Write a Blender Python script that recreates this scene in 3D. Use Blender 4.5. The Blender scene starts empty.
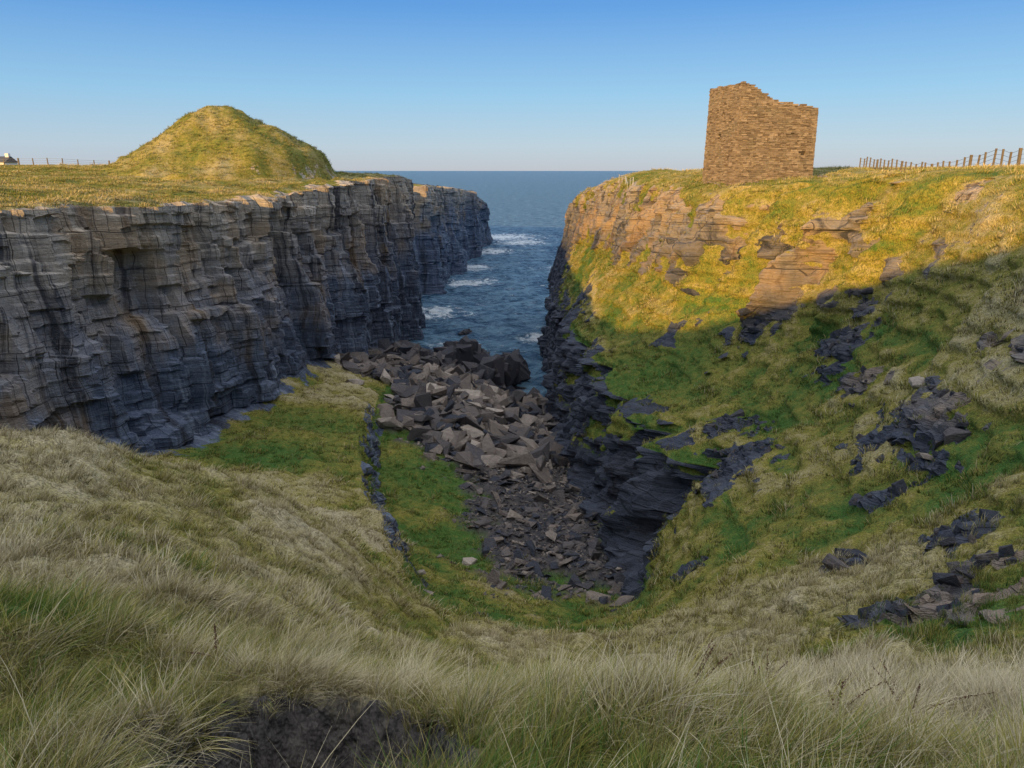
import bpy, bmesh, math, numpy as np
from mathutils import Vector
rng=np.random.default_rng(7)
scene=bpy.context.scene
# ---------------------------------------------------------------- noise
_p=np.random.default_rng(3).permutation(256); _p=np.concatenate([_p,_p,_p])
_g=np.random.default_rng(4).normal(size=(256,3)); _g/=np.linalg.norm(_g,axis=1)[:,None]
def perlin(x,y,z):
    x,y,z=np.broadcast_arrays(np.asarray(x,float),np.asarray(y,float),np.asarray(z,float))
    xi=np.floor(x).astype(int);yi=np.floor(y).astype(int);zi=np.floor(z).astype(int)
    xf=x-xi;yf=y-yi;zf=z-zi
    u=xf*xf*xf*(xf*(xf*6-15)+10);v=yf*yf*yf*(yf*(yf*6-15)+10);w=zf*zf*zf*(zf*(zf*6-15)+10)
    xi&=255;yi&=255;zi&=255
    def gr(i,j,k):
        h=_p[_p[_p[(xi+i)&255]+((yi+j)&255)]+((zi+k)&255)]
        g=_g[h]; return g[...,0]*(xf-i)+g[...,1]*(yf-j)+g[...,2]*(zf-k)
    l=lambda a,b,t:a+(b-a)*t
    return 1.6*l(l(l(gr(0,0,0),gr(1,0,0),u),l(gr(0,1,0),gr(1,1,0),u),v),
             l(l(gr(0,0,1),gr(1,0,1),u),l(gr(0,1,1),gr(1,1,1),u),v),w)
def fbm(x,y,z,o=3):
    s=0;a=1;f=1
    for i in range(o):
        s=s+a*perlin(x*f+i*17.3,y*f,z*f);a*=.5;f*=2.03
    return s
def h3(i,j,k=0):
    v=np.sin(np.asarray(i)*127.1+np.asarray(j)*311.7+np.asarray(k)*74.7+1.3)*43758.5453
    return v-np.floor(v)
def blocks(y,z,h,w,seed):
    l=np.floor(z/h+.25*perlin(y/(w*3),seed,0))
    ww=w*(.6+.8*h3(l,seed))
    c=np.floor(y/ww+h3(l,seed,5)*7)
    return h3(c,l,seed)-.5
def sstep(a,b,x):
    t=np.clip((x-a)/(b-a),0,1);return t*t*(3-2*t)
# ---------------------------------------------------------------- terrain sections
# each section: y : A(cliff top) B(cliff foot) C D(spur edge) E F G(right foot) H I J K(crest)
S={
-60:[(-42,34),(-40,34.5),(-20,37),(-8,38),(-4,38),(0,38),(4,38),(8,38),(14,38),(20,38),(30,37)],  # with the next row: unseen hill added behind camera to shadow the right slope
-25:[(-40,34.5),(-37,35.3),(-20,38.5),(-8,40),(-4,40.2),(0,40.3),(4,40.3),(8,40.3),(14,40),(20,40),(30,39)],
-8:[(-36,30),(-34,30.2),(-18,30.6),(-8,30.4),(-4,30.2),(0,30.1),(3,30.1),(6,30.2),(10,30.4),(16,30.6),(27,31)],
0:[(-34,28.5),(-32,27.6),(-16,27.2),(-6,27.9),(-3,28.3),(0,28.4),(2.5,28.4),(5,28.2),(9,27.7),(15,28),(25,29.5)],
3:[(-34,28.3),(-31,27.3),(-14,26.6),(-5,27.0),(-2.5,27.1),(0,27.25),(2,27.3),(4,27.0),(8,26.2),(14,27),(24,29.5)],
8:[(-33,28.1),(-30,26.3),(-12,25.4),(-6,25.3),(-3,24.5),(0,23.6),(3,23.4),(5.5,23.6),(9,23.4),(14,25),(24,29.5)],
14:[(-32.5,28),(-29,24.2),(-13,24.1),(-6,22),(-3,20),(0,19),(3,18.8),(6,19.2),(10,20.3),(16,23),(25,29.6)],
20:[(-32,28),(-29,21),(-14.5,23.2),(-8,20.2),(-3,16.3),(.5,15.0),(4,14.8),(8,16.2),(13,18.4),(19,22),(26.5,29.7)],
28:[(-31.5,28),(-28.5,17),(-16,19),(-9,17.3),(-3.5,11.8),(1,10.2),(5,10.6),(9.5,13.5),(16,16.8),(21.5,22),(28,29.8)],
34:[(-31,28),(-28,14.5),(-17,15.3),(-6.5,12),(-4.2,8.6),(2,6.7),(6.0,7.0),(10.5,11.8),(17,16.2),(22.5,21.8),(29,29.9)],
42:[(-30.3,27.8),(-27.5,12),(-19,12.2),(-9,10.6),(-7.4,6.6),(2.2,4),(7.2,4),(11.3,11.3),(18.5,15.5),(24,21.5),(29.2,30)],
50:[(-29.5,27.6),(-26.5,10.5),(-19,10.3),(-11,9.0),(-9.7,5.2),(2.2,3.2),(6.8,3.2),(10.2,11.0),(18,14.2),(24,20.5),(28.5,29.9)],
60:[(-28.5,27.3),(-25.8,9),(-20,9),(-13,8.4),(-11.8,4.8),(2,2.6),(5.6,2.4),(8.8,11),(16.3,13.8),(22,19.3),(26.2,29.6)],
70:[(-27.5,27.2),(-24.8,9.2),(-20,8),(-14.5,7.4),(-13,4.6),(0,2.5),(5,1.8),(8.2,12),(12.8,14.5),(16.5,19.5),(19.8,28.8)],
80:[(-26.5,27.2),(-23.8,9.3),(-19.8,7.5),(-16,6.3),(-13,4.2),(-2,2.3),(4.6,1.2),(7.3,12),(10.5,15),(13.7,20),(16.8,29.0)],
90:[(-25.4,27.6),(-22.8,7.5),(-19,6),(-16.5,5.2),(-12,3.5),(-3,1.5),(4.8,-.3),(6.9,12),(9.2,15),(12.3,20),(14.8,29.6)],
100:[(-24.3,28.1),(-22,5),(-19,4.6),(-16,4),(-12,2.6),(-5,.8),(5,-2),(6.9,11),(8.9,14.5),(11.8,20),(13.9,29.6)],
115:[(-22.7,28.7),(-20.5,3),(-18.5,2.6),(-16,2),(-12.5,.5),(-7,-1),(5.5,-3),(6.9,10),(8.4,13.8),(10.8,19.5),(12.4,28.2)],
130:[(-21,29),(-19.3,.5),(-18,0),(-15,-1.5),(-12,-3),(-3,-4),(6.2,-4),(7.2,9),(8.4,13),(10.3,18.5),(11.6,27)],
147:[(-20.3,28.3),(-18.8,-1),(-16,-3),(-13,-4),(-10,-4),(-3,-4),(6.8,-4),(7.6,8),(8.6,12),(10.2,16.5),(11.6,24.5)],
154:[(-21.5,28),(-19.5,-2),(-16,-4),(-13,-4),(-10,-4),(-2,-4),(8,-4),(9,3),(10,6),(11,10),(13.5,17)],
160:[(-28,27),(-26,-2),(-22,-4),(-16,-4),(-10,-4),(-2,-5),(8,-5),(9,-5),(10,-5),(11.5,-5),(14,-5)],
181:[(-30,26.5),(-27,-2),(-22,-4),(-16,-4),(-9,-4),(-2,-5),(8,-5),(9,-5),(10,-5),(11.5,-5),(14,-5)],
187:[(-20.5,26.3),(-18,-2),(-15,-4),(-12,-4),(-9,-4),(-2,-5),(8,-5),(9,-5),(10,-5),(11.5,-5),(14,-5)],
218:[(-20.5,25.5),(-18,-2),(-15,-4),(-12,-4),(-9,-4),(-2,-5),(8,-5),(9,-5),(10,-5),(11.5,-5),(14,-5)],
223:[(-17,25),(-14.8,-2),(-12,-4),(-10,-4),(-8,-4),(-2,-5),(8,-5),(9,-5),(10,-5),(11.5,-5),(14,-5)],
262:[(-17.5,23.4),(-15.5,-2),(-12,-4),(-10,-4),(-8,-4),(-2,-5),(8,-5),(9,-5),(10,-5),(11.5,-5),(14,-5)],
267:[(-13.8,22.8),(-11.8,-2),(-10,-4),(-9,-4),(-7,-4),(-2,-5),(8,-5),(9,-5),(10,-5),(11.5,-5),(14,-5)],
305:[(-14.5,20),(-12,-2),(-10,-4),(-9,-4),(-7,-4),(-2,-5),(8,-5),(9,-5),(10,-5),(11.5,-5),(14,-5)],
311:[(-11.5,17),(-9.5,-2),(-8,-4),(-7,-4),(-6,-4),(-2,-5),(8,-5),(9,-5),(10,-5),(11.5,-5),(14,-5)],
335:[(-12,12),(-9.5,-2),(-8,-4),(-7,-4),(-6,-4),(-2,-5),(8,-5),(9,-5),(10,-5),(11.5,-5),(14,-5)],
345:[(-14,-5),(-9.5,-5),(-8,-5),(-7,-5),(-6,-5),(-2,-5),(8,-5),(9,-5),(10,-5),(11.5,-5),(14,-5)],
}
ys=np.array(sorted(S.keys()),float)
ctrl=[]
for y in ys:
    p=S[int(y)];A=p[0];K=p[-1]
    if y<158: R=[(K[0]+8,K[1]+.6),(K[0]+45,30.8),(400,31)]
    else: R=[(K[0]+8,-5),(K[0]+45,-5),(400,-5)]
    if y>=150 and y<158: R=[(K[0]+8,K[1]+1),(K[0]+45,18),(400,18)]
    if y<340: L=[(-400,34),(-110,31.6 if y<160 else 30.8),(A[0]-14,A[1]+(1.3 if y>-5 else 0))]
    else: L=[(-400,-5),(-110,-5),(A[0]-14,-5)]
    ctrl.append(L+p+R)
ctrl=np.array(ctrl)
def pchip(xs,v,xq):
    h=np.diff(xs);d=np.diff(v,axis=0)/h.reshape((-1,)+(1,)*(v.ndim-1))
    m=np.zeros_like(v);hh=h.reshape((-1,)+(1,)*(v.ndim-1))
    w1=2*hh[1:]+hh[:-1];w2=hh[1:]+2*hh[:-1]
    ok=(d[:-1]*d[1:])>0
    with np.errstate(all='ignore'):
        mm=(w1+w2)/(w1/d[:-1]+w2/d[1:])
    m[1:-1]=np.where(ok,mm,0);m[0]=d[0];m[-1]=d[-1]
    i=np.clip(np.searchsorted(xs,xq)-1,0,len(xs)-2)
    t=((xq-xs[i])/h[i]).reshape((-1,)+(1,)*(v.ndim-1));H=hh[i]
    return (2*t**3-3*t**2+1)*v[i]+(t**3-2*t**2+t)*H*m[i]+(-2*t**3+3*t**2)*v[i+1]+(t**3-t**2)*H*m[i+1]
yr=[-60.];
while yr[-1]<345:
    y=yr[-1]
    if y<-3: st=1.0
    elif y<160: st=min(max(.011*abs(y),.11),.32)
    else: st=1.0
    yr.append(y+st)
yr[-1]=345.
yr=np.array(yr)
sec=pchip(ys,ctrl,yr)
segs=[8,14,30,120,40,44,44,44,40,72,50,48,90,34,12,6]
cst=np.concatenate([[0],np.cumsum(segs)])
NC=cst[-1]+1;NR=len(yr)
X=np.zeros((NR,NC));Z=np.zeros((NR,NC));U=np.zeros(NC)
for i,n in enumerate(segs):
    t=np.linspace(0,1,n+1)
    for k,arr in ((0,X),(1,Z)):
        arr[:,cst[i]:cst[i+1]+1]=sec[:,i,k][:,None]*(1-t)+sec[:,i+1,k][:,None]*t
    U[cst[i]:cst[i+1]+1]=i+t
Y=np.repeat(yr[:,None],NC,1)
UU=np.repeat(U[None],NR,0)
# U values: A=3 B=4 C=5 D=6 E=7 F=8 G=9 H=10 I=11 J=12 K=13
strL=((UU>=2.98)&(UU<=4.02))&(Y>6)
strR=((UU>=8.98)&(UU<=10.02))&(Y>37)
sm=np.where(strL|strR,0.,1.)
sm[:,0]=0;sm[:,-1]=0
sm*=np.where((UU>5.95)&(UU<7.02)&(Y>33)&(Y<78),.04,1)
for it in range(140):
    for arr in (X,Z):
        av=arr.copy();av[:,1:-1]=.5*(arr[:,:-2]+arr[:,2:])
        arr+=(av-arr)*sm*.9
X0=X.copy();Z0=Z.copy()
# ------------- masks
n1=fbm(X/7,Y/7,Z/7,4);n2=fbm(X/2.2+9,Y/2.2,Z/2.2,3);n3=fbm(X/.7+3,Y/.7,Z/.7,2)
rock=np.zeros_like(X)
mL=((UU>=3)&(UU<=4)).astype(float)*sstep(5,14,Y)
rock=np.maximum(rock,mL)
rim=sstep(2.2,.6,(X0[:,[cst[3]]]-X0)+1.6*n2+1.2*n1+.8)*(UU<3)*sstep(20,34,Y)
rock=np.maximum(rock,rim)
fadeB=(1-sstep(0,3.0,(X0-X0[:,[cst[4]]])+2.0*n2-.2))*(UU>4)*(UU<6)*sstep(20,30,Y)
rock=np.maximum(rock,fadeB)
mR=((UU>=9)&(UU<=10)).astype(float)*sstep(36,43,Y+2*n2)
patch=sstep(.12,.32,n1+.7*n2+.25*np.sin(UU*23+3*n1))*sstep(9.15,9.6,UU)*(Y<88)
mR=mR*(1-patch)
rock=np.maximum(rock,mR)
mHI=((UU>10)&(UU<11))*sstep(.35,.6,n1*.9+.7*n2+(1-(UU-10))*.6-.36+sstep(75,95,Y)*.5)*sstep(30,44,Y)
rock=np.maximum(rock,mHI)
mIJ=((UU>=11)&(UU<12))*sstep(.6,.85,n1*.8+.7*n2+sstep(80,100,Y)*.3)*sstep(22,40,Y)
rock=np.maximum(rock,mIJ)
q=1-np.abs(UU-12.45)*1.8
mJK=((UU>=11.6)&(UU<12.97))*sstep(.35,.6,n1*.6+.85*n2+q*(.22+1.1*sstep(62,78,Y)))*sstep(38,52,Y)
rock=np.maximum(rock,mJK)
rock=np.where((Y>122)&(UU>9)&(UU<12.7),1,rock)
spur=((UU>6.0)&(UU<6.98))*sstep(33,38,Y)*sstep(76,66,Y)*sstep(-.15,.1,n1*.7+.8*n2+.03)
rock=np.maximum(rock,spur)
outc=[(11,17,2.2),(14.6,21.5,1.5),(19.3,33,2.9),(17.6,29,1.4),(22,48,2.2),(15.2,48,2.3),(14.6,42,2.0),(20.5,42,1.3),(16.0,29,1.0),
 (22.5,31,1.1),(-6.3,36.5,1.4),(-1.6,31,1.1),(12,24,.8),(21,60,2.0),(9.3,33,.9),(13.2,18.6,1.2),(24,50,1.4)]
om=np.zeros_like(X)
for ox,oy,r in outc:
    ri=int(np.argmin(np.abs(yr-oy)));oz=Z0[ri,int(np.argmin(np.abs(X0[ri]-ox)))]
    d=np.sqrt((X-ox)**2+((Y-oy)*.9)**2+((Z0-oz)*.6)**2)/r
    om=np.maximum(om,sstep(1.0,.7,d+1.0*n2+.55*n3+.12))
rock=np.maximum(rock,om)
# scree floor
scree=sstep(7.50,7.75,UU+.25*n2)*sstep(9.1,8.95,UU)*sstep(38,47,Y+7*n2)
scree=np.where(Y>58,np.maximum(scree,sstep(7.40,7.65,UU+.3*n2+(Y-60)*.034)*(UU<=9.05)),scree)
scree=np.maximum(scree,(Y>86)*(UU>4.3+.4*n2)*(UU<9.05))
scree*=(1-rock)
# clefts and ribs on the sunlit slope
cl=np.zeros_like(X);rib=np.zeros_like(X)
xc=X0[:,[cst[13]]]
for yc,k,w,dep in ((59.0,.6,1.2,4.4),(51.5,.45,1.0,3.4),(69,.35,.8,2.2),(64.5,.5,.6,1.3)):
    line=yc+k*(xc-X0)+.7*perlin(Z0/3,yc,0)
    env=sstep(11.5,12.1,UU)*sstep(13.4,12.9,UU)
    cl+=np.exp(-((Y-line)/w)**2)*env*dep
    rib+=np.exp(-((Y-line+1.7*w)/(w*.8))**2)*env*dep*.6
X=X+cl-rib
rock=np.maximum(rock,sstep(2.2,3.4,cl+.9*n2)*.8)
# notches in the dark lower right cliff
for yc,w,dep in ((45,1.5,4.2),(49,.8,-1.2),(52.5,1.2,3.0),(61,1.3,1.8),(68,.9,1.5),(76,1.2,1.6),(56.5,.9,-.9)):
    lin=yc+.9*perlin(Z0/2.5,yc,1)
    X=X+np.exp(-((Y-lin)/w)**2)*dep*sstep(8.9,9.2,UU)*sstep(10.6,9.7,UU)
# ------------- displacement
def bdisp(y,z):
    return 1.9*blocks(y,z,13,4.2,21)+1.5*blocks(y,z,7,5.0,1)+1.3*blocks(y,z,2.9,2.2,2)+.5*blocks(y,z,.8,1.1,3)+.5*fbm(y/9,z/14,3,2)
zz=Z+.035*Y
bd=bdisp(Y,zz)
# overlapping buttresses: stepping out toward the camera, falling back seaward
saw=np.zeros_like(yr)
for y0,y1,a in ((66,82,1.3),(82,96,1.6),(96,111,1.9),(111,131,2.2),(131,150,2.2)):
    t=(yr-y0)/(y1-y0);saw+=np.where((t>=0)&(t<1),a*(sstep(0,.06,t)-t),0)
bd=bd+saw[:,None]
wl=np.where(UU<=3,np.exp(-np.abs(X0-X0[:,[cst[3]]])/2.2),np.where(UU<=4,1,0))*sstep(8,20,Y)
wl=np.where((UU>4)&(UU<5.2),rock*.35,wl)
X+=wl*(bd+.1)
Z+=rim*(.7*blocks(Y,X,2.0,2.6,12)+.3*blocks(Y,X,.8,1.1,13)-.15)
tl=np.clip(UU-3,0,1)
X+=((UU>3)&(UU<4))*sstep(8,20,Y)*(1.1*np.sin(np.pi*np.clip((tl-.15)/.4,0,1))*-1.0*(.6+.8*perlin(Y/12,0,5)))
right=(UU>8.9)
wr=rock*right*np.where(UU<10,1.0,.55)*sstep(25,45,Y)*(1-om)
X-=wr*(bdisp(Y+200,zz+.5*n1)*.8+.9*n2*(Y<90)+.35*n3+.15)
X-=np.where(right,1,-1)*om*(.30+.6*blocks(Y+.6*X,Z+.4*n2,1.3,1.4,5)+.45*blocks(Y-.4*X,Z,.55,.7,6)+.5*n3)*.75
X+=spur*(.9*blocks(Y,Z,1.4,2.0,15)+.4*blocks(Y,Z,.5,.8,16)+.5*n2)
Z+=om*(.3*blocks(Y,X*1.0,.9,1.0,8)+.25*n3)
g=(1-rock)*(1-.6*scree)
near=sstep(1,12,Y)
slope=sstep(4.0,4.6,UU)*sstep(13.2,12.6,UU)
Z+=g*(.38*n1*(.3+.9*slope)*np.where(Y>0,.6+.4*near,1)+(.32*n2+.08*n3)*(.5+.7*slope)*(.65+.35*near))
ter=np.sin((Z*1.0+.8*n1)*5.2+2*n2)
X-=right*slope*g*.16*ter*near
Z+=((UU<3)&(UU>1.5))*.40*fbm(X/5,Y/5,1,3)*sstep(14,30,Y)
Z+=(UU>13)*.30*fbm(X/6,Y/6,2,3)*(Y<150)*sstep(25,40,Y)
Z+=2.2*np.exp(-((X+8)/6)**2-((Y-84)/13)**2)*(UU>4.6)*(UU<9)
Z+=scree*.35*n2
# eroded soil hollow near camera
n4=fbm(X/.28,Y/.28,Z/.28,3)
hd=np.sqrt(((X+1.3)/1.0)**2+((Y-3.65)/1.0)**2)+.24*n3
soil=sstep(1.22,1.10,hd)
hol=sstep(1.06,.90,hd)
Z-=.80*hol*(1+.3*n3)
Z+=soil*(.07*n4+.10*blocks(Y+X,X*1.3-Y,.35,.3,31))
P=np.stack([X,Y,Z],-1)
# ------------- dryness
dry=np.full_like(X,.5)
dry=np.where(UU<6.6,.66,dry)
dry=np.where((UU>6.4)&(UU<10.2),.12+.5*sstep(34,16,Y),dry)
dry=np.where(UU>=10.2,.36,dry)
dry=np.where(Y<9,.70,dry)
dry=dry+.50*n1+.34*n2
def spot(x,y,r,v):
    global dry
    w=np.exp(-((X-x)**2+(Y-y)**2)/r**2);dry=dry*(1-w)+v*w
spot(-18,50,7,-.1);spot(-19,62,6,.1);spot(-6,11,2.0,.1);spot(.6,7.6,1.0,-.1);spot(-4.4,6.0,1.0,.0);spot(1.5,14,2.4,.15)
spot(-7,60,6,.0);spot(13,62,7,.05);spot(7,26,4,.7);spot(12,23,3,.75);spot(-12,17,3,.85);spot(-12,30,4,.7);spot(3.5,4.6,1.5,1.0);spot(-17,38,4,.65)
spot(-1.2,5.2,.8,.85)
dry=np.where(UU<3,.42+.3*n1+.15*n2,dry);dry=np.where((UU>12.0)&(Y>35),.42+.25*n1+.25*n2,dry)
dry=np.clip(dry,0,1)
# ---------------------------------------------------------------- helpers
def link(o,parent=None):
    scene.collection.objects.link(o)
    if parent:o.parent=parent
    return o
def mesh_np(name,V,F,mat,attrs={},smooth=None,lk=True,parent=None):
    me=bpy.data.meshes.new(name)
    Fs=F if isinstance(F,list) else [F]
    Fs=[np.asarray(f) for f in Fs if len(f)]
    nl=sum(f.size for f in Fs);nf=sum(len(f) for f in Fs)
    me.vertices.add(len(V));me.vertices.foreach_set('co',np.asarray(V,dtype=np.float32).ravel())
    me.loops.add(nl);me.loops.foreach_set('vertex_index',np.concatenate([f.ravel() for f in Fs]).astype(np.int32))
    me.polygons.add(nf)
    tot=np.concatenate([np.full(len(f),f.shape[1]) for f in Fs]);st=np.concatenate([[0],np.cumsum(tot)[:-1]])
    me.polygons.foreach_set('loop_start',st.astype(np.int32))
    if smooth is not None:
        me.polygons.foreach_set('use_smooth',np.asarray(smooth,dtype=bool) if np.ndim(smooth) else np.full(nf,bool(smooth)))
    else: me.polygons.foreach_set('use_smooth',np.zeros(nf,bool))
    me.update(calc_edges=True)
    for k,a in attrs.items():
        at=me.attributes.new(k,'FLOAT','POINT');at.data.foreach_set('value',np.asarray(a,dtype=np.float32))
    if mat:me.materials.append(mat)
    o=bpy.data.objects.new(name,me)
    if lk:link(o,parent)
    return o
class NT:
    def __init__(s,name):
        s.m=bpy.data.materials.new(name);s.m.use_nodes=True;s.t=s.m.node_tree;s.t.nodes.clear()
        s.out=s.t.nodes.new('ShaderNodeOutputMaterial');s.b=s.t.nodes.new('ShaderNodeBsdfPrincipled')
        s.t.links.new(s.b.outputs[0],s.out.inputs[0]);s.pos=s.n('ShaderNodeNewGeometry').outputs['Position']
    def n(s,t,**k):
        n=s.t.nodes.new(t)
        for a,b in k.items():setattr(n,a,b)
        return n
    def set(s,sock,v):
        if isinstance(v,bpy.types.NodeSocket): s.t.links.new(v,sock)
        else: sock.default_value=v
    def math(s,op,a,b=0.,c=None,clamp=False):
        n=s.n('ShaderNodeMath',operation=op,use_clamp=clamp);s.set(n.inputs[0],a);s.set(n.inputs[1],b)
        if c is not None:s.set(n.inputs[2],c)
        return n.outputs[0]
    def scl(s,vec,x,y,z):
        n=s.n('ShaderNodeVectorMath',operation='MULTIPLY');s.set(n.inputs[0],vec);n.inputs[1].default_value=(x,y,z);return n.outputs[0]
    def noise(s,vec,sc,det=4,rough=.55,dist=0.):
        n=s.n('ShaderNodeTexNoise');s.set(n.inputs['Vector'],vec);n.inputs['Scale'].default_value=sc
        n.inputs['Detail'].default_value=det;n.inputs['Roughness'].default_value=rough;n.inputs['Distortion'].default_value=dist
        return n.outputs[0]
    def vor(s,vec,sc,feat='F1',out=0):
        n=s.n('ShaderNodeTexVoronoi',feature=feat);s.set(n.inputs['Vector'],vec);n.inputs['Scale'].default_value=sc;return n.outputs[out]
    def rng(s,v,a,b,c=0.,d=1.):
        n=s.n('ShaderNodeMapRange');s.set(n.inputs[0],v)
        for i,x in enumerate((a,b,c,d)):n.inputs[i+1].default_value=x
        return n.outputs[0]
    def mix(s,f,a,b,mode='MIX'):
        n=s.n('ShaderNodeMix',data_type='RGBA',blend_type=mode);s.set(n.inputs[0],f)
        for sock,v in ((n.inputs[6],a),(n.inputs[7],b)):
            if isinstance(v,tuple):v=v+(1,) if len(v)==3 else v
            s.set(sock,v)
        return n.outputs[2]
    def attr(s,name,typ='GEOMETRY'):
        n=s.n('ShaderNodeAttribute',attribute_name=name,attribute_type=typ);return n.outputs['Fac']
    def bump(s,h,st,dist,prev=None):
        n=s.n('ShaderNodeBump');s.set(n.inputs['Height'],h);n.inputs['Strength'].default_value=st;n.inputs['Distance'].default_value=dist
        if prev is not None:s.set(n.inputs['Normal'],prev)
        return n.outputs[0]
    def fin(s,col,rough=.9,nrm=None,spec=.2):
        s.set(s.b.inputs['Base Color'],col if not isinstance(col,tuple) else col+(1,));s.set(s.b.inputs['Roughness'],rough)
        s.b.inputs['Specular IOR Level'].default_value=spec
        if nrm is not None:s.set(s.b.inputs['Normal'],nrm)
        return s.m
STRAW=(.58,.48,.29);GREEN=(.080,.165,.035);OLIVE=(.32,.265,.055)
# ---------------------------------------------------------------- terrain material
def rock_nodes(T):
    pos=T.pos
    sep=T.n('ShaderNodeSeparateXYZ');T.set(sep.inputs[0],pos);x,y,z=sep.outputs
    wob=T.noise(pos,.25,2,.5)
    zw=T.math('ADD',z,T.math('MULTIPLY',wob,.45))
    zw=T.math('ADD',zw,T.math('MULTIPLY',y,.035))
    hx=T.math('ADD',T.math('ADD',y,T.math('MULTIPLY',x,.8)),T.math('MULTIPLY',wob,2.5))
    cv=T.n('ShaderNodeCombineXYZ');T.set(cv.inputs[0],hx);T.set(cv.inputs[1],zw)
    def brick(w,h,mort,off):
        b=T.n('ShaderNodeTexBrick');T.set(b.inputs['Vector'],cv.outputs[0]);b.offset=off;b.squash=.55;b.squash_frequency=3
        b.inputs['Color1'].default_value=(0,0,0,1);b.inputs['Color2'].default_value=(1,1,1,1);b.inputs['Mortar'].default_value=(.5,.5,.5,1)
        b.inputs['Scale'].default_value=1.;b.inputs['Mortar Size'].default_value=mort;b.inputs['Mortar Smooth'].default_value=.8
        b.inputs['Brick Width'].default_value=w;b.inputs['Row Height'].default_value=h;b.inputs['Bias'].default_value=0
        return b.outputs[0],b.outputs[1]
    b1c,b1f=brick(1.9,3.1,.05,.37);b2c,b2f=brick(1.3,.47,.025,.43)
    sv=T.n('ShaderNodeCombineXYZ');T.set(sv.inputs[0],T.math('MULTIPLY',hx,.06));T.set(sv.inputs[2],zw)
    strata=T.noise(sv.outputs[0],1.7,6,.85)
    vv=T.n('ShaderNodeCombineXYZ');T.set(vv.inputs[0],hx);T.set(vv.inputs[2],T.math('MULTIPLY',z,.06))
    streak=T.noise(vv.outputs[0],.55,5,.7)
    big=T.noise(pos,.16,3,.6)
    med=T.noise(pos,1.6,5,.7)
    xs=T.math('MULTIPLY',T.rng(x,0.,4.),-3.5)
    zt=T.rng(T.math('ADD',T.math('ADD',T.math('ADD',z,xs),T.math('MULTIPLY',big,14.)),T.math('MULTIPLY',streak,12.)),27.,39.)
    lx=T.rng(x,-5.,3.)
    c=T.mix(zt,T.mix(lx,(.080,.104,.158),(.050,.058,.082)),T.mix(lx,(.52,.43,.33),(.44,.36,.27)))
    s1=T.n('ShaderNodeSeparateColor');T.set(s1.inputs[0],b1c);s2=T.n('ShaderNodeSeparateColor');T.set(s2.inputs[0],b2c)
    bv=T.math('ADD',T.math('MULTIPLY',s1.outputs[0],.65),T.math('MULTIPLY',s2.outputs[0],.35))
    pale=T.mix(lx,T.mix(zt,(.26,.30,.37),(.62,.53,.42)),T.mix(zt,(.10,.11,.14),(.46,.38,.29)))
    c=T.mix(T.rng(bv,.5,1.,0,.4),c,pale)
    c=T.mix(T.rng(bv,.45,0.,0,.45),c,(.045,.05,.068))
    c=T.mix(T.rng(strata,.52,.64,0,.5),c,pale)
    c=T.mix(T.rng(strata,.47,.37,0.,.8),c,(.035,.038,.05))
    c=T.mix(T.rng(streak,.53,.60,0,.85),c,(.030,.034,.048))
    c=T.mix(T.rng(streak,.44,.36,0,.6),c,pale)
    c=T.mix(T.rng(med,.56,.7,0,.45),c,pale)
    c=T.mix(T.math('MULTIPLY',T.rng(big,.50,.62,0,.5),T.rng(zt,0,.6,.05,1.)),c,(.42,.26,.12))
    cr=T.math('MAXIMUM',T.math('MULTIPLY',b1f,.65),T.math('MULTIPLY',b2f,.2))
    c=T.mix(cr,c,(.012,.012,.015))
    hgt=T.math('ADD',T.math('MULTIPLY',strata,1.1),T.math('MULTIPLY',bv,.4))
    hgt=T.math('SUBTRACT',hgt,T.math('MULTIPLY',cr,.3))
    hgt=T.math('ADD',hgt,T.math('MULTIPLY',med,.9))
    return c,hgt
def grass_cols(T,dry):
    c=T.mix(T.rng(dry,0.,.45),GREEN,OLIVE)
    return T.mix(T.rng(dry,.4,.95),c,STRAW)
T=NT('terrain_mat')
rc,rh=rock_nodes(T)
dryA=T.attr('dry')
gn=T.noise(T.pos,2.2,4,.75)
gn2=T.noise(T.scl(T.pos,1,1,.5),14.,2,.75)
d2=T.math('ADD',dryA,T.math('MULTIPLY',T.math('SUBTRACT',gn,.5),1.1))
gc=grass_cols(T,d2)
gc=T.mix(T.rng(gn2,.62,.35,0,.8),gc,T.mix(.8,gc,(.02,.024,.01)))
sc_=T.mix(T.vor(T.pos,1.8,'F1',0),(.12,.10,.09),(.045,.045,.05))
so=T.mix(T.rng(T.noise(T.pos,9.,5,.75),.35,.65),(.030,.027,.026),(.15,.13,.115))
col=T.mix(T.attr('scree'),gc,sc_)
col=T.mix(T.attr('soil'),col,so)
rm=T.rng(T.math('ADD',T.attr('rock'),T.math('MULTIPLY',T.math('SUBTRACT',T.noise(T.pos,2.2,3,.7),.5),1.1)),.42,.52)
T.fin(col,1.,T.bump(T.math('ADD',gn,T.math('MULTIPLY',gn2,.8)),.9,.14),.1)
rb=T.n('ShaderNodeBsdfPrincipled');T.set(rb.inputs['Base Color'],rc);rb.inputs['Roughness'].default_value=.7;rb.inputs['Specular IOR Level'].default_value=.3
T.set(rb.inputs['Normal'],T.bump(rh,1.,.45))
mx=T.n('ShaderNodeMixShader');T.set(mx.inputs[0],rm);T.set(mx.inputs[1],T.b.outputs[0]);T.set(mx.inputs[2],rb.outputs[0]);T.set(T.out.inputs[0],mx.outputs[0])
terr_mat=T.m
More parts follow.
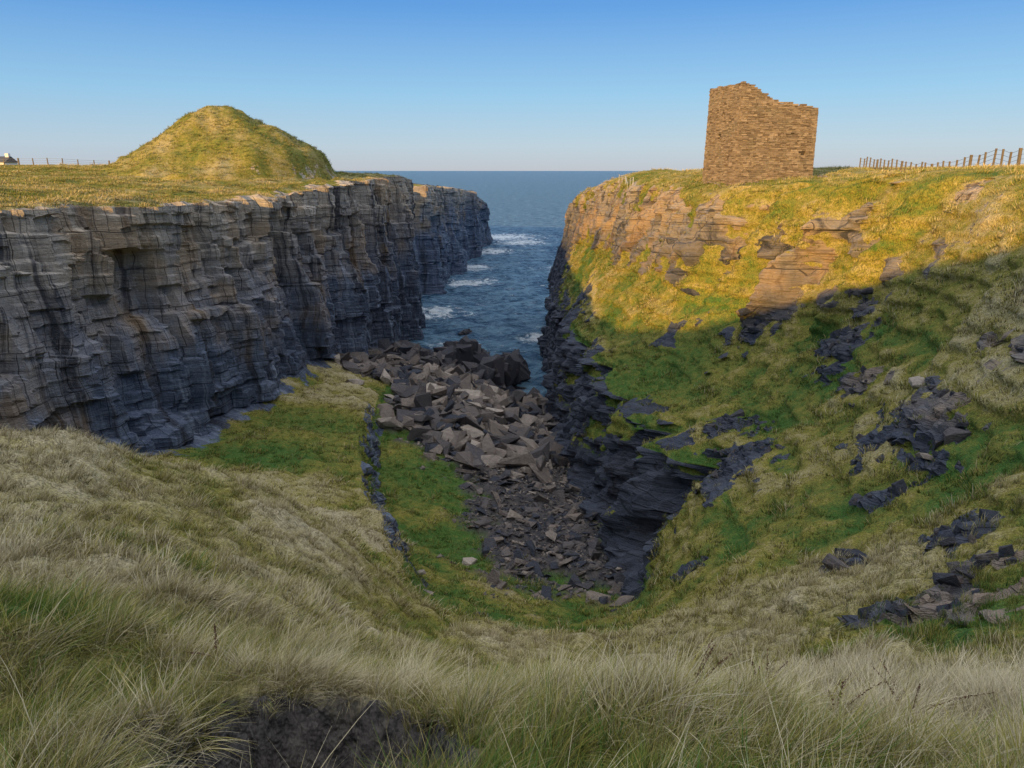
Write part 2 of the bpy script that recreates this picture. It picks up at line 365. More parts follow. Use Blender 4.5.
# ---------------------------------------------------------------- build terrain meshes
idx=np.arange(NR*NC).reshape(NR,NC)
Q=np.stack([idx[:-1,:-1],idx[:-1,1:],idx[1:,1:],idx[1:,:-1]],-1)
Uc=np.repeat(((U[1:]+U[:-1])/2)[None],NR-1,0);Yc=np.repeat(((yr[1:]+yr[:-1])/2)[:,None],NC-1,1)
rq=(rock[:-1,:-1]+rock[1:,1:])/2
selL=(Uc>3)&(Uc<4)&(Yc>14)
selR=(Uc>9)&(Uc<10)&(Yc>44)
Pf=P.reshape(-1,3)
AT=dict(rock=rock.ravel(),dry=dry.ravel(),scree=scree.ravel(),soil=soil.ravel())
def sub(name,sel):
    f=Q[sel];u,inv=np.unique(f,return_inverse=True)
    return mesh_np(name,Pf[u],inv.reshape(-1,4),terr_mat,{k:a[u] for k,a in AT.items()},smooth=rq[sel]<.5)
sub('terrain',~(selL|selR));sub('sea_cliff',selL);sub('sea_cliff',selR)
def tz(x,y):
    r=int(np.argmin(np.abs(yr-y)));c=int(np.argmin(np.abs(X[r]-x)));return float(Z[r,c])
# ---------------------------------------------------------------- grass materials / tufts
def tuftmat(name):
    T=NT(name);h=T.attr('h');dr=T.attr('dry','INSTANCER');oi=T.n('ShaderNodeObjectInfo')
    br=T.attr('br')
    d=T.math('ADD',dr,T.math('MULTIPLY',T.math('SUBTRACT',br,.5),.75))
    d=T.math('ADD',d,T.math('MULTIPLY',T.math('SUBTRACT',oi.outputs['Random'],.5),.4))
    c=grass_cols(T,d)
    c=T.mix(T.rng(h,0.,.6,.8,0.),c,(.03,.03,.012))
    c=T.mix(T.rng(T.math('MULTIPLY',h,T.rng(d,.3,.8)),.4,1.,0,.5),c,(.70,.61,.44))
    c=T.mix(T.rng(oi.outputs['Random'],.82,1.,0,.5),c,(.12,.085,.05))
    dfu=T.n('ShaderNodeBsdfDiffuse');T.set(dfu.inputs[0],c);T.set(T.out.inputs[0],dfu.outputs[0])
    return T.m
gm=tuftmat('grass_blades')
def tuft(name,nb,rad,hmin,hmax,wid,lean,col,levels=4,seed=0):
    r=np.random.default_rng(seed);V=[];F=[];H=[];B=[]
    for i in range(nb):
        a=r.uniform(0,2*math.pi);rr=rad*math.sqrt(r.uniform());bx,by=rr*math.cos(a),rr*math.sin(a)
        L=r.uniform(hmin,hmax)*(1-.3*rr/rad);la=a+r.normal()*.5
        ld=np.array([math.cos(la)*.6*rr/rad+lean*r.uniform(.4,1.3),math.sin(la)*.6*rr/rad+r.normal()*.18])
        wa=r.uniform(0,math.pi);wv=np.array([math.cos(wa),math.sin(wa)])*wid*r.uniform(.6,1.2)/2
        b0=len(V);br=r.uniform()
        for k in range(levels):
            t=k/(levels-1);off=ld*L*(t**1.8);zz=L*(t-.30*np.linalg.norm(ld)*t*t)-.03
            w=wv*(1-t)**.7 if k<levels-1 else wv*.08
            V.append((bx+off[0]-w[0],by+off[1]-w[1],zz));V.append((bx+off[0]+w[0],by+off[1]+w[1],zz));H+=[t,t];B+=[br,br]
        for k in range(levels-1):
            F.append((b0+2*k,b0+2*k+1,b0+2*k+3,b0+2*k+2))
    o=mesh_np(name,np.array(V),np.array(F),gm,dict(h=H,br=B),smooth=True,lk=False)
    col.objects.link(o);return o
cn=bpy.data.collections.new('near_tufts');cm=bpy.data.collections.new('mid_tufts');cf=bpy.data.collections.new('far_tufts')
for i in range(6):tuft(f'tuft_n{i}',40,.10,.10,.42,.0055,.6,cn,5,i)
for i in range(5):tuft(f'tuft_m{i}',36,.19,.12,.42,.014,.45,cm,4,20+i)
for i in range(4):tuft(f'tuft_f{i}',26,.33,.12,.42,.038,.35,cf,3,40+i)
def scatter(name,pts,rot,scl,dryv,coll):
    me=bpy.data.meshes.new(name);me.vertices.add(len(pts));me.vertices.foreach_set('co',np.asarray(pts,np.float32).ravel());me.update()
    a=me.attributes.new('rot','FLOAT_VECTOR','POINT');a.data.foreach_set('vector',np.asarray(rot,np.float32).ravel())
    a=me.attributes.new('scl','FLOAT','POINT');a.data.foreach_set('value',np.asarray(scl,np.float32))
    a=me.attributes.new('dry','FLOAT','POINT');a.data.foreach_set('value',np.asarray(dryv,np.float32))
    o=bpy.data.objects.new(name,me);link(o)
    ng=bpy.data.node_groups.new(name+'_gn','GeometryNodeTree')
    ng.interface.new_socket('Geometry',in_out='INPUT',socket_type='NodeSocketGeometry')
    ng.interface.new_socket('Geometry',in_out='OUTPUT',socket_type='NodeSocketGeometry')
    N=ng.nodes;L=ng.links;gi=N.new('NodeGroupInput');go=N.new('NodeGroupOutput');ip=N.new('GeometryNodeInstanceOnPoints')
    ci=N.new('GeometryNodeCollectionInfo');ci.inputs['Collection'].default_value=coll;ci.inputs['Separate Children'].default_value=True;ci.inputs['Reset Children'].default_value=True
    ar=N.new('GeometryNodeInputNamedAttribute');ar.data_type='FLOAT_VECTOR';ar.inputs[0].default_value='rot'
    asx=N.new('GeometryNodeInputNamedAttribute');asx.data_type='FLOAT';asx.inputs[0].default_value='scl'
    er=N.new('FunctionNodeEulerToRotation')
    L.new(gi.outputs[0],ip.inputs['Points']);L.new(ci.outputs[0],ip.inputs['Instance']);ip.inputs['Pick Instance'].default_value=True
    L.new(ar.outputs[0],er.inputs[0]);L.new(er.outputs[0],ip.inputs['Rotation']);L.new(asx.outputs[0],ip.inputs['Scale'])
    L.new(ip.outputs[0],go.inputs[0])
    m=o.modifiers.new('scatter','NODES');m.node_group=ng
    return o
def sample(P,densf,extra):
    a,b,c,d=P[:-1,:-1],P[:-1,1:],P[1:,1:],P[1:,:-1]
    cr=np.cross(c-a,d-b);ar=np.linalg.norm(cr,axis=-1)/2;nrm=cr/(2*ar[...,None]+1e-9);nrm*=np.sign(nrm[...,2:3]+1e-9)
    cen=(a+b+c+d)/4
    lam=densf(cen,nrm)*ar
    n=rng.poisson(np.clip(lam,0,400))
    fi=np.repeat(np.arange(n.size),n.ravel())
    u=rng.uniform(size=(len(fi),1));v=rng.uniform(size=(len(fi),1))
    R=lambda q:q.reshape(-1,q.shape[-1])[fi]
    pt=R(a)*(1-u)*(1-v)+R(b)*u*(1-v)+R(c)*u*v+R(d)*(1-u)*v
    ex=[((e[:-1,:-1]+e[1:,1:])/2).ravel()[fi] for e in extra]
    return pt,R(nrm),ex
gmask=(rock[:-1,:-1]<.35)*(scree[:-1,:-1]<.4)*(soil[:-1,:-1]<.3)*1.
gmask=np.maximum(gmask,(.10+.22*(Y[:-1,:-1]<54))*(scree[:-1,:-1]<.9)*(rock[:-1,:-1]<.5)*(soil[:-1,:-1]<.1))
gmask=np.maximum(gmask,.30*((om[:-1,:-1]>.4)|(mHI[:-1,:-1]>.4)|(spur[:-1,:-1]>.4))+.12*((mJK[:-1,:-1]>.4)&(Y[:-1,:-1]<100)))
gmask=np.maximum(gmask,.9*((soil[:-1,:-1]>.2)&(hol[:-1,:-1]<.12)))
leftp=1+1.3*((UU[:-1,:-1]<3)&(Y[:-1,:-1]>35)&(Y[:-1,:-1]<130))
def vis(c):return (np.abs(c[...,0])<.78*c[...,1]+2.5)
def dn(c,n):
    d=np.linalg.norm(c-np.array([0,0,30.]),axis=-1);y=c[...,1]
    return gmask*vis(c)*(y>1.0)*(d>1.9)*np.where(d<6,190,np.where(d<11,190*(6/np.maximum(d,.1))**1.6,0))
def dm(c,n):
    d=np.linalg.norm(c-np.array([0,0,30.]),axis=-1)
    return gmask*vis(c)*(c[...,1]>1)*np.where((d>8.5)&(d<32),26*(12/np.maximum(d,12))**1.0,0)
def df(c,n):
    y=c[...,1];d=np.linalg.norm(c-np.array([0,0,30.]),axis=-1)
    return gmask*leftp*vis(c)*np.where((d>29)&(y<155),3.8*np.where(d>90,.6,1),np.where((y>=155)&(y<330)&(c[...,0]>-70),.2,0))*(c[...,2]>1.)
def addsc(name,dens,coll,smin,smax,Pg=P,dr=dry,fq=.9):
    pt,nr,(dv,)=sample(Pg,dens,[dr])
    n=len(pt)
    rot=np.stack([-nr[:,1]*.45+rng.normal(size=n)*.12,nr[:,0]*.45+rng.normal(size=n)*.12,rng.normal(size=n)*1.0],-1)
    pn=perlin(pt[:,0]/fq,pt[:,1]/fq,0)
    sc=rng.uniform(smin,smax,n)*np.clip(1+1.0*pn,.3,1.8)
    print(name,n)
    return scatter(name,pt,rot,sc,np.clip(dv+.35*pn,0,1.1),coll)
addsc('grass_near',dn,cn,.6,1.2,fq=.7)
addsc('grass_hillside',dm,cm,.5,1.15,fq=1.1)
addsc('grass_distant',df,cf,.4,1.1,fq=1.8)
ct=bpy.data.collections.new('stem_tufts')
for i in range(4):tuft(f'stem{i}',9,.07,.35,.75,.005,.35,ct,6,70+i)
def dst(c,n):
    x,y=c[...,0],c[...,1]
    return gmask*vis(c)*((y>1.6)&(y<8))*np.where(x>-.3,15.,4.)*(1+.8*perlin(x,y,0))
addsc('dry_grass_stems',dst,ct,.6,1.1,dr=np.clip(dry+.5,.8,1.2))
# dried dock seed heads in the foreground
T=NT('dock_brown');dockm=T.fin(T.mix(T.noise(T.pos,30.,2),(.10,.045,.03),(.22,.12,.07)),.9,None,.1)
def dock(x,y,hh,seed):
    r=np.random.default_rng(seed);V=[];F=[]
    z0=tz(x,y)-.03
    for s_ in range(3):
        lx_,ly_=r.normal()*.12,r.normal()*.10;L=hh*r.uniform(.7,1.1);prev=None
        for k in range(7):
            t=k/6;px,py,pz=x+lx_*t*t*1.5,y+ly_*t*t,z0+L*t;w=.0035*(1-.6*t);b=len(V)
            V+=[(px-w,py,pz),(px+w*.5,py-w,pz),(px+w*.5,py+w,pz)]
            if prev is not None:
                for i in range(3):F.append((prev+i,prev+(i+1)%3,b+(i+1)%3,b+i))
            prev=b
        for k in range(70):
            t=r.uniform(.5,1.);a=r.uniform(0,6.3);rr=r.uniform(.004,.032)*(1.25-t);px,py,pz=x+lx_*t*t*1.5+rr*math.cos(a),y+ly_*t*t+rr*math.sin(a),z0+L*t
            s=r.uniform(.005,.010);d1=r.normal(size=3);d1/=np.linalg.norm(d1);d2=np.cross(d1,r.normal(size=3));d2/=np.linalg.norm(d2);b=len(V);p=np.array([px,py,pz])
            V+=[tuple(p-d1*s),tuple(p-d2*s*.7),tuple(p+d1*s),tuple(p+d2*s*.7)];F.append((b,b+1,b+2,b+3))
    mesh_np('dock_plant',np.array(V),np.array(F),dockm)
for k,(x,y,h_) in enumerate([(1.9,4.6,.6),(2.3,4.4,.5),(2.5,4.9,.6),(2.9,4.5,.55),(2.1,5.3,.55),(3.2,5.0,.6),(1.2,4.2,.45),(-2.6,5.6,.4),(-4.6,7.2,.45)]):
    dock(x,y,h_,k)
# ---------------------------------------------------------------- grassy mound
nth,nr_=150,70
th=np.linspace(0,2*np.pi,nth);s=np.linspace(0,1.08,nr_)
TH,SS=np.meshgrid(th,s,indexing='ij')
Rr=16.0+1.1*np.cos(TH*2)+ .6*np.sin(3*TH)
wr_=sstep(.1,.9,np.cos(TH))
fl=1.04-np.sqrt(SS**2+.03)-.10*np.sin(np.pi*np.clip(SS,0,1))
frt=(1.04-np.sqrt((SS*.80)**2+.03))*(1-sstep(.88,1.03,SS))
ff=fl*(1-wr_)+frt*wr_
mx_=-43.2+Rr*SS*np.cos(TH);my_=112+Rr*SS*np.sin(TH)
mz=29.0+11.4*ff+.7*fbm(mx_/3.5,my_/3.5,3,4)*sstep(0,.2,SS)-3*sstep(1.0,1.08,SS)
MP=np.stack([mx_,my_,mz],-1)
mi=np.arange(nth*nr_).reshape(nth,nr_);MQ=np.stack([mi[:-1,:-1],mi[:-1,1:],mi[1:,1:],mi[1:,:-1]],-1).reshape(-1,4)
md=np.clip(.44+.32*fbm(mx_/5,my_/5,9,3),0,1)
mrock=sstep(.90,.96,SS)*wr_*(.32+.6*fbm(mx_/1.5,my_/1.5,4,2))
mesh_np('grassy_mound',MP.reshape(-1,3),MQ[:,::-1],terr_mat,dict(dry=md.ravel(),rock=mrock.ravel(),scree=md.ravel()*0,soil=md.ravel()*0),smooth=True)
pt,nrm_,(dv,)=sample(MP,lambda c,n:np.full(c.shape[:2],3.2)*(c[...,1]<120),[md])
n=len(pt);scatter('mound_grass',pt,np.stack([-nrm_[:,1]*.4,nrm_[:,0]*.4,rng.normal(size=n)],-1),rng.uniform(.4,1.3,n),dv,cf)
# ---------------------------------------------------------------- rocks
def hull(seed,flat=.6):
    r=np.random.default_rng(seed);bm=bmesh.new()
    for i in range(int(r.integers(10,20))):
        p=r.uniform(-1,1,3);p=np.sign(p)*np.abs(p)**r.uniform(.5,.9)
        bm.verts.new((p[0],p[1]*.8,p[2]*flat))
    bmesh.ops.convex_hull(bm,input=bm.verts)
    bmesh.ops.delete(bm,geom=[v for v in bm.verts if not v.link_faces],context='VERTS')
    bm.verts.index_update();bmesh.ops.triangulate(bm,faces=bm.faces)
    V=np.array([v.co[:] for v in bm.verts]);F=np.array([[v.index for v in f.verts] for f in bm.faces]);bm.free();return V,F
NH=41
hv=[hull(i,.35+.55*((i*37)%10)/10) for i in range(NH)]
def rmat():
    T=NT('boulder_mat');tone=T.attr('tone')
    c=T.mix(T.rng(tone,0,.5),(.045,.048,.062),(.23,.18,.145));c=T.mix(T.rng(tone,.5,1.),c,(.50,.41,.33))
    c=T.mix(T.rng(T.noise(T.pos,2.5,4,.7),.4,.7,0,.65),c,T.mix(.65,c,(.03,.03,.035)))
    c=T.mix(T.rng(T.noise(T.pos,1.1,2,.7),.58,.72,0,.5),c,T.mix(.5,c,(.36,.23,.14)))
    return T.fin(c,.8,T.bump(T.noise(T.scl(T.pos,1,1,2.5),4.,5,.7),.9,.25),.3)
bm_=rmat()
def rocks(name,items,parent=None):
    Vs=[];Fs=[];T_=[];o=0
    for k,(x,y,z,sz,rz,tx,ty,tone,asp) in enumerate(items):
        V,F=hv[k%NH]
        v=V*np.array(asp)*sz
        cx,sx=math.cos(tx),math.sin(tx);cy,sy=math.cos(ty),math.sin(ty);cz,sz_=math.cos(rz),math.sin(rz)
        Rx=np.array([[1,0,0],[0,cx,-sx],[0,sx,cx]]);Ry=np.array([[cy,0,sy],[0,1,0],[-sy,0,cy]]);Rz=np.array([[cz,-sz_,0],[sz_,cz,0],[0,0,1]])
        v=v@(Rz@Ry@Rx).T+np.array([x,y,z]);Vs.append(v);Fs.append(F+o);o+=len(V);T_.append(np.full(len(V),tone))
    return mesh_np(name,np.concatenate(Vs),np.concatenate(Fs),bm_,dict(tone=np.concatenate(T_)))
def dscree(c,n):
    y=c[...,1];m=scree[:-1,:-1]
    return m*(c[...,2]>-1.2)*np.where(y<62,13.,np.where(y<125,7.,0))
pt,nr,_=sample(P,dscree,[dry]);it=[]
for p in pt:
    y=p[1]
    if y<62: sz=.07+.11*rng.pareto(2.2);sz=min(sz,.7);asp=(1.2,.9,.5);tl=.4
    else:
        sz=.11+.16*rng.pareto(1.5)*sstep(56,74,y);sz=min(sz,1.5);asp=(rng.uniform(.9,1.5),1.,rng.uniform(.45,.85));tl=.45
    tone=np.clip(rng.normal(.38 if y>62 else .26,.27),0,1)
    if y>102 or (y>94 and p[0]>-6):tone*=.3
    if y<62: tone*=.8
    it.append((p[0],p[1],p[2]+sz*.25,sz,rng.uniform(0,6.3),rng.normal()*tl,rng.normal()*tl,tone,asp))
print('rocks',len(it))
rocks('boulder_scree',it)
def bigrock(x,y,z,sx,sy,sz,tone,seed,name='sea_rock'):
    r=np.random.default_rng(seed);its=[]
    for i in range(16):
        ox,oy=r.uniform(-.5,.5)*sx,r.uniform(-.5,.5)*sy;f=1-.5*abs(ox/sx)-.4*abs(oy/sy)
        its.append((x+ox,y+oy,z+sz*.28*f,1.,r.uniform(-.6,.6),r.normal()*.2,r.normal()*.22,tone*r.uniform(.6,1.6),(sx*.32,sy*.34,sz*.66*f)))
    return rocks(name,its)
bigrock(-8.4,112,1.4,5.0,5,6.0,.05,1);bigrock(-2.4,100,.8,5.6,6,7.6,.07,2);bigrock(-1.0,106,.5,5,4,6.0,.05,3);bigrock(3.0,92,.4,2.5,3,2.4,.35,4);bigrock(-6.0,117,.1,3,3,4.0,.05,8)
bigrock(-9,140,-.6,2,3,1.8,.05,10);bigrock(-12.5,106,2.2,3.5,4,3.5,.2,11)
it=[]
for ox,oy,r in outc:
    m=(om>.6)&(np.hypot(X-ox,Y-oy)<r*1.3);ii=np.argwhere(m)
    if len(ii)==0:continue
    for k in range(int(9*r)):
        i,j=ii[rng.integers(len(ii))];sz=min(.12+.15*rng.pareto(2.2),.55)*min(1,oy/30+.35)
        it.append((X[i,j]+.1*sz,Y[i,j],Z[i,j]-.1*sz,sz,rng.uniform(0,6.3),rng.normal()*.7,rng.normal()*.7,np.clip(rng.normal(.06,.12),0,.5),(1.,1.2,1.)))
rocks('rock_outcrop',it)
for k,(x,y,sz,tn) in enumerate([(-6.9,41.5,.5,.95),(-2.9,45,.6,1.),(-17.8,80,1.3,.95),(-5.2,36.5,.4,.85),(20.5,36,.5,.9),(-8.2,42.5,.35,.8),(-4.4,33.5,.35,.6),(17.6,29.5,.4,.7),(-7.5,43.5,.25,1.)]):
    rocks('boulder',[(x,y,tz(x,y)+sz*.3,sz,k*1.1,.1,.2,tn,(1.1,.9,.8))])
# ---------------------------------------------------------------- stone tower
T=NT('tower_stone');tone=T.attr('tone')
c=T.mix(T.rng(tone,0,1),(.13,.095,.066),(.33,.255,.18))
c=T.mix(T.rng(T.noise(T.pos,.7,3,.6),.5,.7,0,.5),c,(.19,.165,.12))
c=T.mix(T.rng(T.noise(T.pos,9.,4,.7),.5,.75,0,.5),c,(.08,.065,.05))
tm=T.fin(c,.9,T.bump(T.noise(T.pos,14.,4,.7),.6,.04),.15)
T=NT('tower_mortar');cm_=T.fin(T.mix(T.noise(T.pos,5.,4,.7),(.03,.024,.018),(.10,.08,.06)),.95,T.bump(T.noise(T.pos,10.,4,.7),.8,.05),.1)
phi=math.radians(13);C0=np.array([20.85,72.0]);ex=np.array([math.cos(phi),math.sin(phi)]);ey=np.array([-math.sin(phi),math.cos(phi)])
BW,AW=8.25,6.4;zb=28.3
def topz(px,py):
    fx=np.interp(px,[0,.4,1.1,1.8,2.6,3.4,5.5,8.1,8.4],[37.75,37.8,37.65,37.2,36.8,36.45,36.1,35.8,35.6])
    return fx+ .05*math.sin(px*5+py*3)-.02*(py/AW)
tower=bpy.data.objects.new('stone_tower',None);link(tower)
bx=[[],[],[],0]
def box(o_,u,v,x0,x1,y0,y1,z0,z1,tone,jit=.012):
    pts=[]
    for z in (z0,z1):
        for (a,b) in ((x0,y0),(x1,y0),(x1,y1),(x0,y1)):
            j=rng.normal(size=3)*jit
            q=o_+u*(a+j[0])+v*(b+j[1]);pts.append((q[0],q[1],z+j[2]))
    o=bx[3];bx[0].extend(pts);bx[1].extend([(o,o+3,o+2,o+1),(o+4,o+5,o+6,o+7),(o,o+1,o+5,o+4),(o+1,o+2,o+6,o+5),(o+2,o+3,o+7,o+6),(o+3,o,o+4,o+7)]);bx[2].extend([tone]*8);bx[3]+=8
def flush(name,mat,parent=None):
    o=mesh_np(name,np.array(bx[0]),np.array(bx[1]),mat,dict(tone=np.array(bx[2])),parent=parent)
    bx[0].clear();bx[1].clear();bx[2].clear();bx[3]=0;return o
holes=[(0,5.6,33.2,.25,.3),(0,6.9,31.5,.22,.25),(3,3.0,33.0,.3,.5)]
faces=[(C0,ex,ey,BW,0),(C0+ex*BW,ey,-ex,AW,1),(C0+ex*BW+ey*AW,-ex,-ey,BW,2),(C0+ey*AW,-ey,ex,AW,3)]
for fo,u,v,Lf,fi in faces:
    z=zb
    while z<38:
        hc=rng.uniform(.09,.19);x=0.
        batter=(z-zb)*.012
        while x<Lf-.02:
            w=min(rng.uniform(.2,.65),Lf-x)
            if Lf-x-w<.15:w=Lf-x
            xm=x+w/2
            loc={0:(xm,0),1:(BW,xm),2:(BW-xm,AW),3:(0,AW-xm)}[fi]
            tz_=topz(*loc)
            if z+hc<tz_+rng.normal()*.05 and not any(h[0]==fi and abs(xm-h[1])<h[3] and abs(z-h[2])<h[4]/2 for h in holes):
                pr=rng.normal()*.02
                box(fo,u,v,x+.010+(batter if x==0 else 0),x+w-.010-(batter if x+w>=Lf-.01 else 0),-.03+pr+batter,.45,z+.006,z+hc-.009,np.clip(rng.normal(.5,.27),0,1))
            x+=w
        z+=hc
flush('wall_stones',tm,tower)
for fo,u,v,Lf,fi in faces:
    n=int(Lf/.4);
    for i in range(n):
        x0,x1=i*Lf/n,(i+1)*Lf/n
        loc={0:(x0,0),1:(BW,x0),2:(BW-x0,AW),3:(0,AW-x0)}[fi]
        z1=topz(*loc)-.25-abs(rng.normal())*.12
        box(fo,u,v,max(x0,.13),min(x1,Lf-.13),.14,1.5 if (x0>1.5 and x1<Lf-1.5) else .5,zb-.5,z1,.5,.004)
flush('wall_core',cm_,tower)
it=[]
for k in range(60):
    a=rng.uniform(-.5,9.3);q=C0+ex*a-ey*rng.uniform(.1,1.0) if k%3 else C0-ex*rng.uniform(.1,.8)+ey*rng.uniform(0,6)
    it.append((q[0],q[1],tz(q[0],q[1])+.05,rng.uniform(.08,.25),rng.uniform(0,6),.1,.1,.6,(1.2,1,.6)))
rocks('tower_rubble',it)
# ---------------------------------------------------------------- fences
T=NT('fence_wood');fw=T.fin(T.mix(T.noise(T.scl(T.pos,8,8,1),3.,3,.6),(.09,.07,.05),(.22,.18,.13)),.9,None,.1)
T=NT('fence_wire');wm=T.fin((.25,.25,.26),.5);T.b.inputs['Metallic'].default_value=.8
def bar(a,b,w):
    a=np.array(a,float);b=np.array(b,float);d=b-a;d/=np.linalg.norm(d);s=np.cross(d,[0,0,1.]);
    if np.linalg.norm(s)<.1:s=np.array([1.,0,0])
    s/=np.linalg.norm(s);t=np.cross(s,d);o=bx[3];pts=[p+s*i*w/2+t*j*w/2 for p in (a,b) for i,j in((-1,-1),(1,-1),(1,1),(-1,1))]
    bx[0].extend([tuple(p) for p in pts]);bx[1].extend([(o,o+1,o+2,o+3),(o+4,o+7,o+6,o+5),(o,o+4,o+5,o+1),(o+1,o+5,o+6,o+2),(o+2,o+6,o+7,o+3),(o+3,o+7,o+4,o)]);bx[2].extend([.5]*8);bx[3]+=8
def fence(name,pts,sp,hh=1.15,pw=.1,wires=4,wirew=.012,wmat=None,pmat=None):
    root=bpy.data.objects.new(name,None);link(root)
    P_=[]
    for (x0,y0),(x1,y1) in zip(pts[:-1],pts[1:]):
        L=math.hypot(x1-x0,y1-y0);n=max(1,int(L/sp))
        for i in range(n):
            t=i/n;x=x0+(x1-x0)*t+rng.normal()*.04;y=y0+(y1-y0)*t;P_.append((x,y,tz(x,y),hh*rng.uniform(.93,1.06)))
    tops=[]
    for k,(x,y,z,h) in enumerate(P_):
        w=pw*(1.5 if k%6==0 else 1);tx,ty=x+rng.normal()*.03,y+rng.normal()*.03
        bar((x,y,z-.3),(tx,ty,z+h),w);tops.append((x,y,z,h))
    flush('posts',pmat or fw,root)
    for k in range(len(tops)-1):
        a,b=tops[k],tops[k+1]
        for j in range(wires):
            f=.92-.25*j*(3/max(wires-1,3));off=pw/2+.01
            bar((a[0],a[1]-off,a[2]+a[3]*f),(b[0],b[1]-off,b[2]+b[3]*f),wirew)
    flush('wires',wmat or wm,root)
fence('wooden_fence',[(33,45),(34.8,52),(37.5,66),(40.5,84),(43,96)],1.4,1.25,.11,4,.02)
fence('wooden_fence',[(-97,128),(-78,134),(-66,142),(-56,150)],2.2,1.3,.13,3,.03)
T=NT('rail_metal');rmt=T.fin((.4,.4,.4),.5)
fence('handrail',[(14.2,90),(14.2,96),(13.9,103)],2.0,1.0,.05,2,.04,rmt,rmt)
# ---------------------------------------------------------------- distant cottage
cot=bpy.data.objects.new('white_cottage',None);link(cot)
T=NT('cottage_wall');wmt=T.fin(T.mix(T.noise(T.pos,2.),(.62,.6,.56),(.75,.74,.7)),.9)
T=NT('slate_roof');rf=T.fin(T.mix(T.noise(T.pos,4.),(.05,.05,.055),(.10,.10,.11)),.8)
T=NT('cottage_glass');gl=T.fin((.03,.035,.04),.15)
cx,cy=-155,225;cz=tz(cx,cy)-.3;o0=np.array([cx,cy]);u=np.array([1.,0]);v=np.array([0,1.])
box(o0,u,v,-7,7,0,6,cz,cz+2.9,.5,0);flush('walls',wmt,cot)
for xw in (-5,-1.5,2,5):box(o0,u,v,xw-.45,xw+.45,-.04,.1,cz+1.1,cz+2.2,.5,0)
flush('windows',gl,cot)
Vr=np.array([(cx-7.3,cy-.3,cz+2.85),(cx+7.3,cy-.3,cz+2.85),(cx+7.3,cy+6.3,cz+2.85),(cx-7.3,cy+6.3,cz+2.85),(cx-7.3,cy+3,cz+4.6),(cx+7.3,cy+3,cz+4.6)])
mesh_np('roof',Vr,[np.array([(0,1,5,4),(2,3,4,5),(0,3,2,1)]),np.array([(1,2,5),(3,0,4)])],rf,parent=cot)
for xc_ in (-6.4,6.4):box(o0,u,v,xc_-.5,xc_+.5,2.5,3.5,cz+3.8,cz+5.4,.5,0)
flush('chimneys',wmt,cot)
# ---------------------------------------------------------------- sea
T=NT('sea_water');pos=T.pos
w1=T.noise(T.scl(pos,1.,1.4,1),.16,4,.65,.4);w2=T.noise(T.scl(pos,1.,1.5,1),.6,5,.7,.3)
hh=T.math('ADD',T.math('MULTIPLY',w1,1.8),w2)
col=T.mix(T.rng(T.math('ADD',w1,w2),.84,1.16),(.018,.066,.135),(.17,.30,.40))
def dist(x,y,r):
    n=T.n('ShaderNodeVectorMath',operation='DISTANCE');T.set(n.inputs[0],pos);n.inputs[1].default_value=(x,y,0);return T.rng(n.outputs['Value'],r,0.,0.,1.)
fm=None
for x,y,r in ((-4,352,34),(4,325,22),(24,235,22),(-16,160,12),(-12,205,14),(5,135,7),(-8,290,18),(-10,128,8),(-13,240,14)):
    d=dist(x,y,r);fm=d if fm is None else T.math('MAXIMUM',fm,d)
fn=T.noise(T.scl(pos,1,1.0,1),.30,7,.78,1.2)
cap=T.rng(T.noise(T.scl(pos,.8,1.3,1),.30,7,.8,.8),.61,.66,0,.75)
foam=T.rng(T.math('ADD',fn,T.math('MULTIPLY',fm,.31)),.65,.76)
foam=T.math('MAXIMUM',foam,cap)
col=T.mix(foam,col,(.80,.84,.86))
sea_m=T.fin(col,T.rng(foam,0,1,.45,.8),T.bump(hh,1.,2.0),.3)
T.b.inputs['IOR'].default_value=1.333
gx=np.linspace(-60,60,260);gy=np.concatenate([np.arange(80,200,.5),np.arange(200,420,1.2)])
GX,GY=np.meshgrid(gx,gy)
ed=np.minimum(np.minimum((60-np.abs(GX))/8,(GY-80)/4),(420-GY)/30);ed=np.clip(ed,0,1)
GZ=ed*(.46*fbm(GX/4.5,GY/3,1,4)+.45*perlin(GX/14,GY/8,4))+.05
GV=np.stack([GX,GY,GZ],-1).reshape(-1,3);gi=np.arange(len(GV)).reshape(GX.shape)
GF=np.stack([gi[:-1,:-1],gi[:-1,1:],gi[1:,1:],gi[1:,:-1]],-1).reshape(-1,4)
o=len(GV);B=60000.
extra=np.array([(-B,-300,0),(-60,-300,0),(60,-300,0),(B,-300,0),(-B,80,0),(-60,80,.05),(60,80,.05),(B,80,0),(-B,420,0),(-60,420,.05),(60,420,.05),(B,420,0),(-B,B,0),(-60,B,0),(60,B,0),(B,B,0)])
EF=[(0,1,5,4),(1,2,6,5),(2,3,7,6),(4,5,9,8),(6,7,11,10),(8,9,13,12),(9,10,14,13),(10,11,15,14)]
mesh_np('sea',np.concatenate([GV,extra]),np.concatenate([GF,np.array(EF)+o]),sea_m,smooth=True)
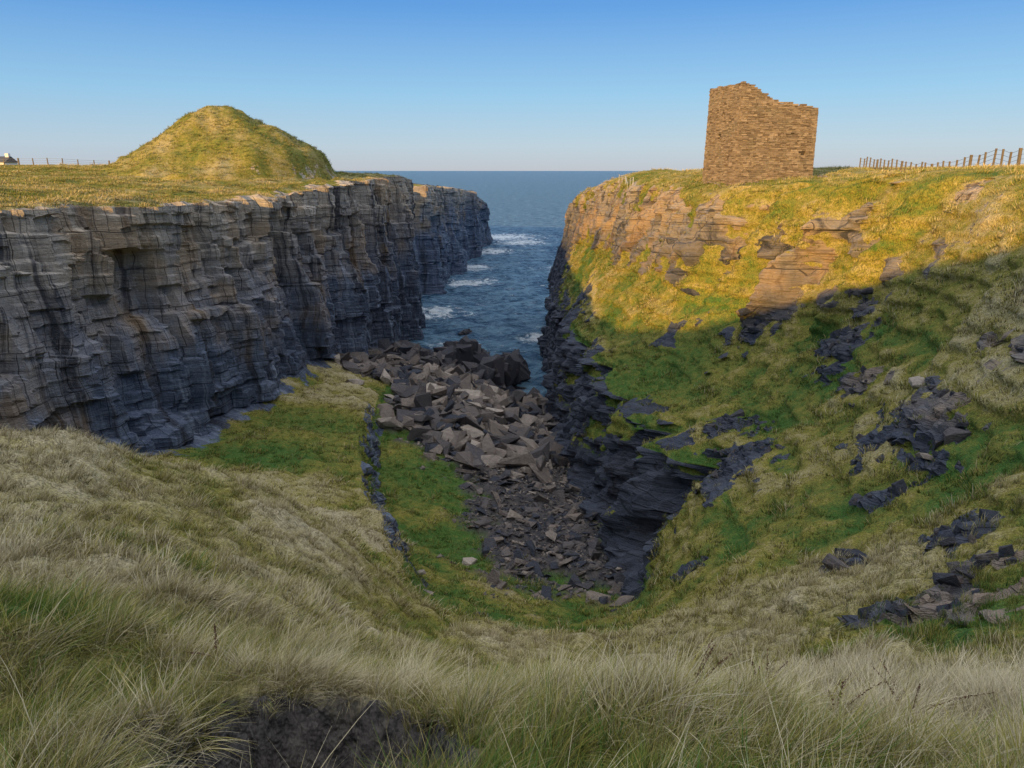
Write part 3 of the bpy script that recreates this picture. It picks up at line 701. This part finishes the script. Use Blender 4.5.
# ---------------------------------------------------------------- light
SUN_EL=9.8;sd=np.array([.545,.839]);sd/=np.linalg.norm(sd)
w=bpy.data.worlds.new('World');scene.world=w;w.use_nodes=True;nt=w.node_tree
sky=nt.nodes.new('ShaderNodeTexSky');sky.sky_type='NISHITA';sky.sun_disc=False;sky.sun_elevation=math.radians(SUN_EL)
sky.sun_rotation=math.atan2(-sd[0],-sd[1]);sky.altitude=30;sky.air_density=1.;sky.dust_density=.4;sky.ozone_density=2.
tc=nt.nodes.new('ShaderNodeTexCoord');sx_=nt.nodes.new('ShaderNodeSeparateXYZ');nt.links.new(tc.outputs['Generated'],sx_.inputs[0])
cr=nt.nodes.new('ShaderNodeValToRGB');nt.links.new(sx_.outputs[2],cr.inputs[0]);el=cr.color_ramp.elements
stops=[(0.,(.46,.51,.60)),(.03,(.43,.56,.69)),(.09,(.27,.52,.77)),(.19,(.09,.30,.70)),(.40,(.12,.32,.72)),(.62,(1.02,1.08,1.20)),(1.,(1.38,1.46,1.58))]  # overhead stops raised well above the visible sky, added as fill for shaded ground
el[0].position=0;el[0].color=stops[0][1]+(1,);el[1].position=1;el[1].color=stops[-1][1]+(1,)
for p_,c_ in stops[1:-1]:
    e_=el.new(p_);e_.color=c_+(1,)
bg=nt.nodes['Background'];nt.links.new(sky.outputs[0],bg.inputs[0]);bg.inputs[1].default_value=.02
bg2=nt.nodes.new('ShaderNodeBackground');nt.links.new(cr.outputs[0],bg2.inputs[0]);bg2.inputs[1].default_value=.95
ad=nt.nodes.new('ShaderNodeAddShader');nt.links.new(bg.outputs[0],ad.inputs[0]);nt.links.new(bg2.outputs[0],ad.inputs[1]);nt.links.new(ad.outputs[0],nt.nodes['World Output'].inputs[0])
L=bpy.data.lights.new('sun','SUN');L.energy=7.5;L.angle=math.radians(.5);L.color=(1.,.61,.19)
lo=bpy.data.objects.new('sun',L);link(lo)
e=math.radians(SUN_EL);lo.rotation_euler=Vector((sd[0]*math.cos(e),sd[1]*math.cos(e),-math.sin(e))).to_track_quat('-Z','Y').to_euler()
cam=bpy.data.cameras.new('camera');co=bpy.data.objects.new('camera',cam);link(co)
co.location=(0,0,30);co.rotation_euler=(math.radians(90-16.1),0,0);cam.sensor_width=36;cam.lens=26.0;cam.clip_end=150000;cam.clip_start=.05
scene.camera=co
scene.view_settings.view_transform='Standard';scene.view_settings.look='None';scene.view_settings.exposure=0
print('verts',NR*NC)
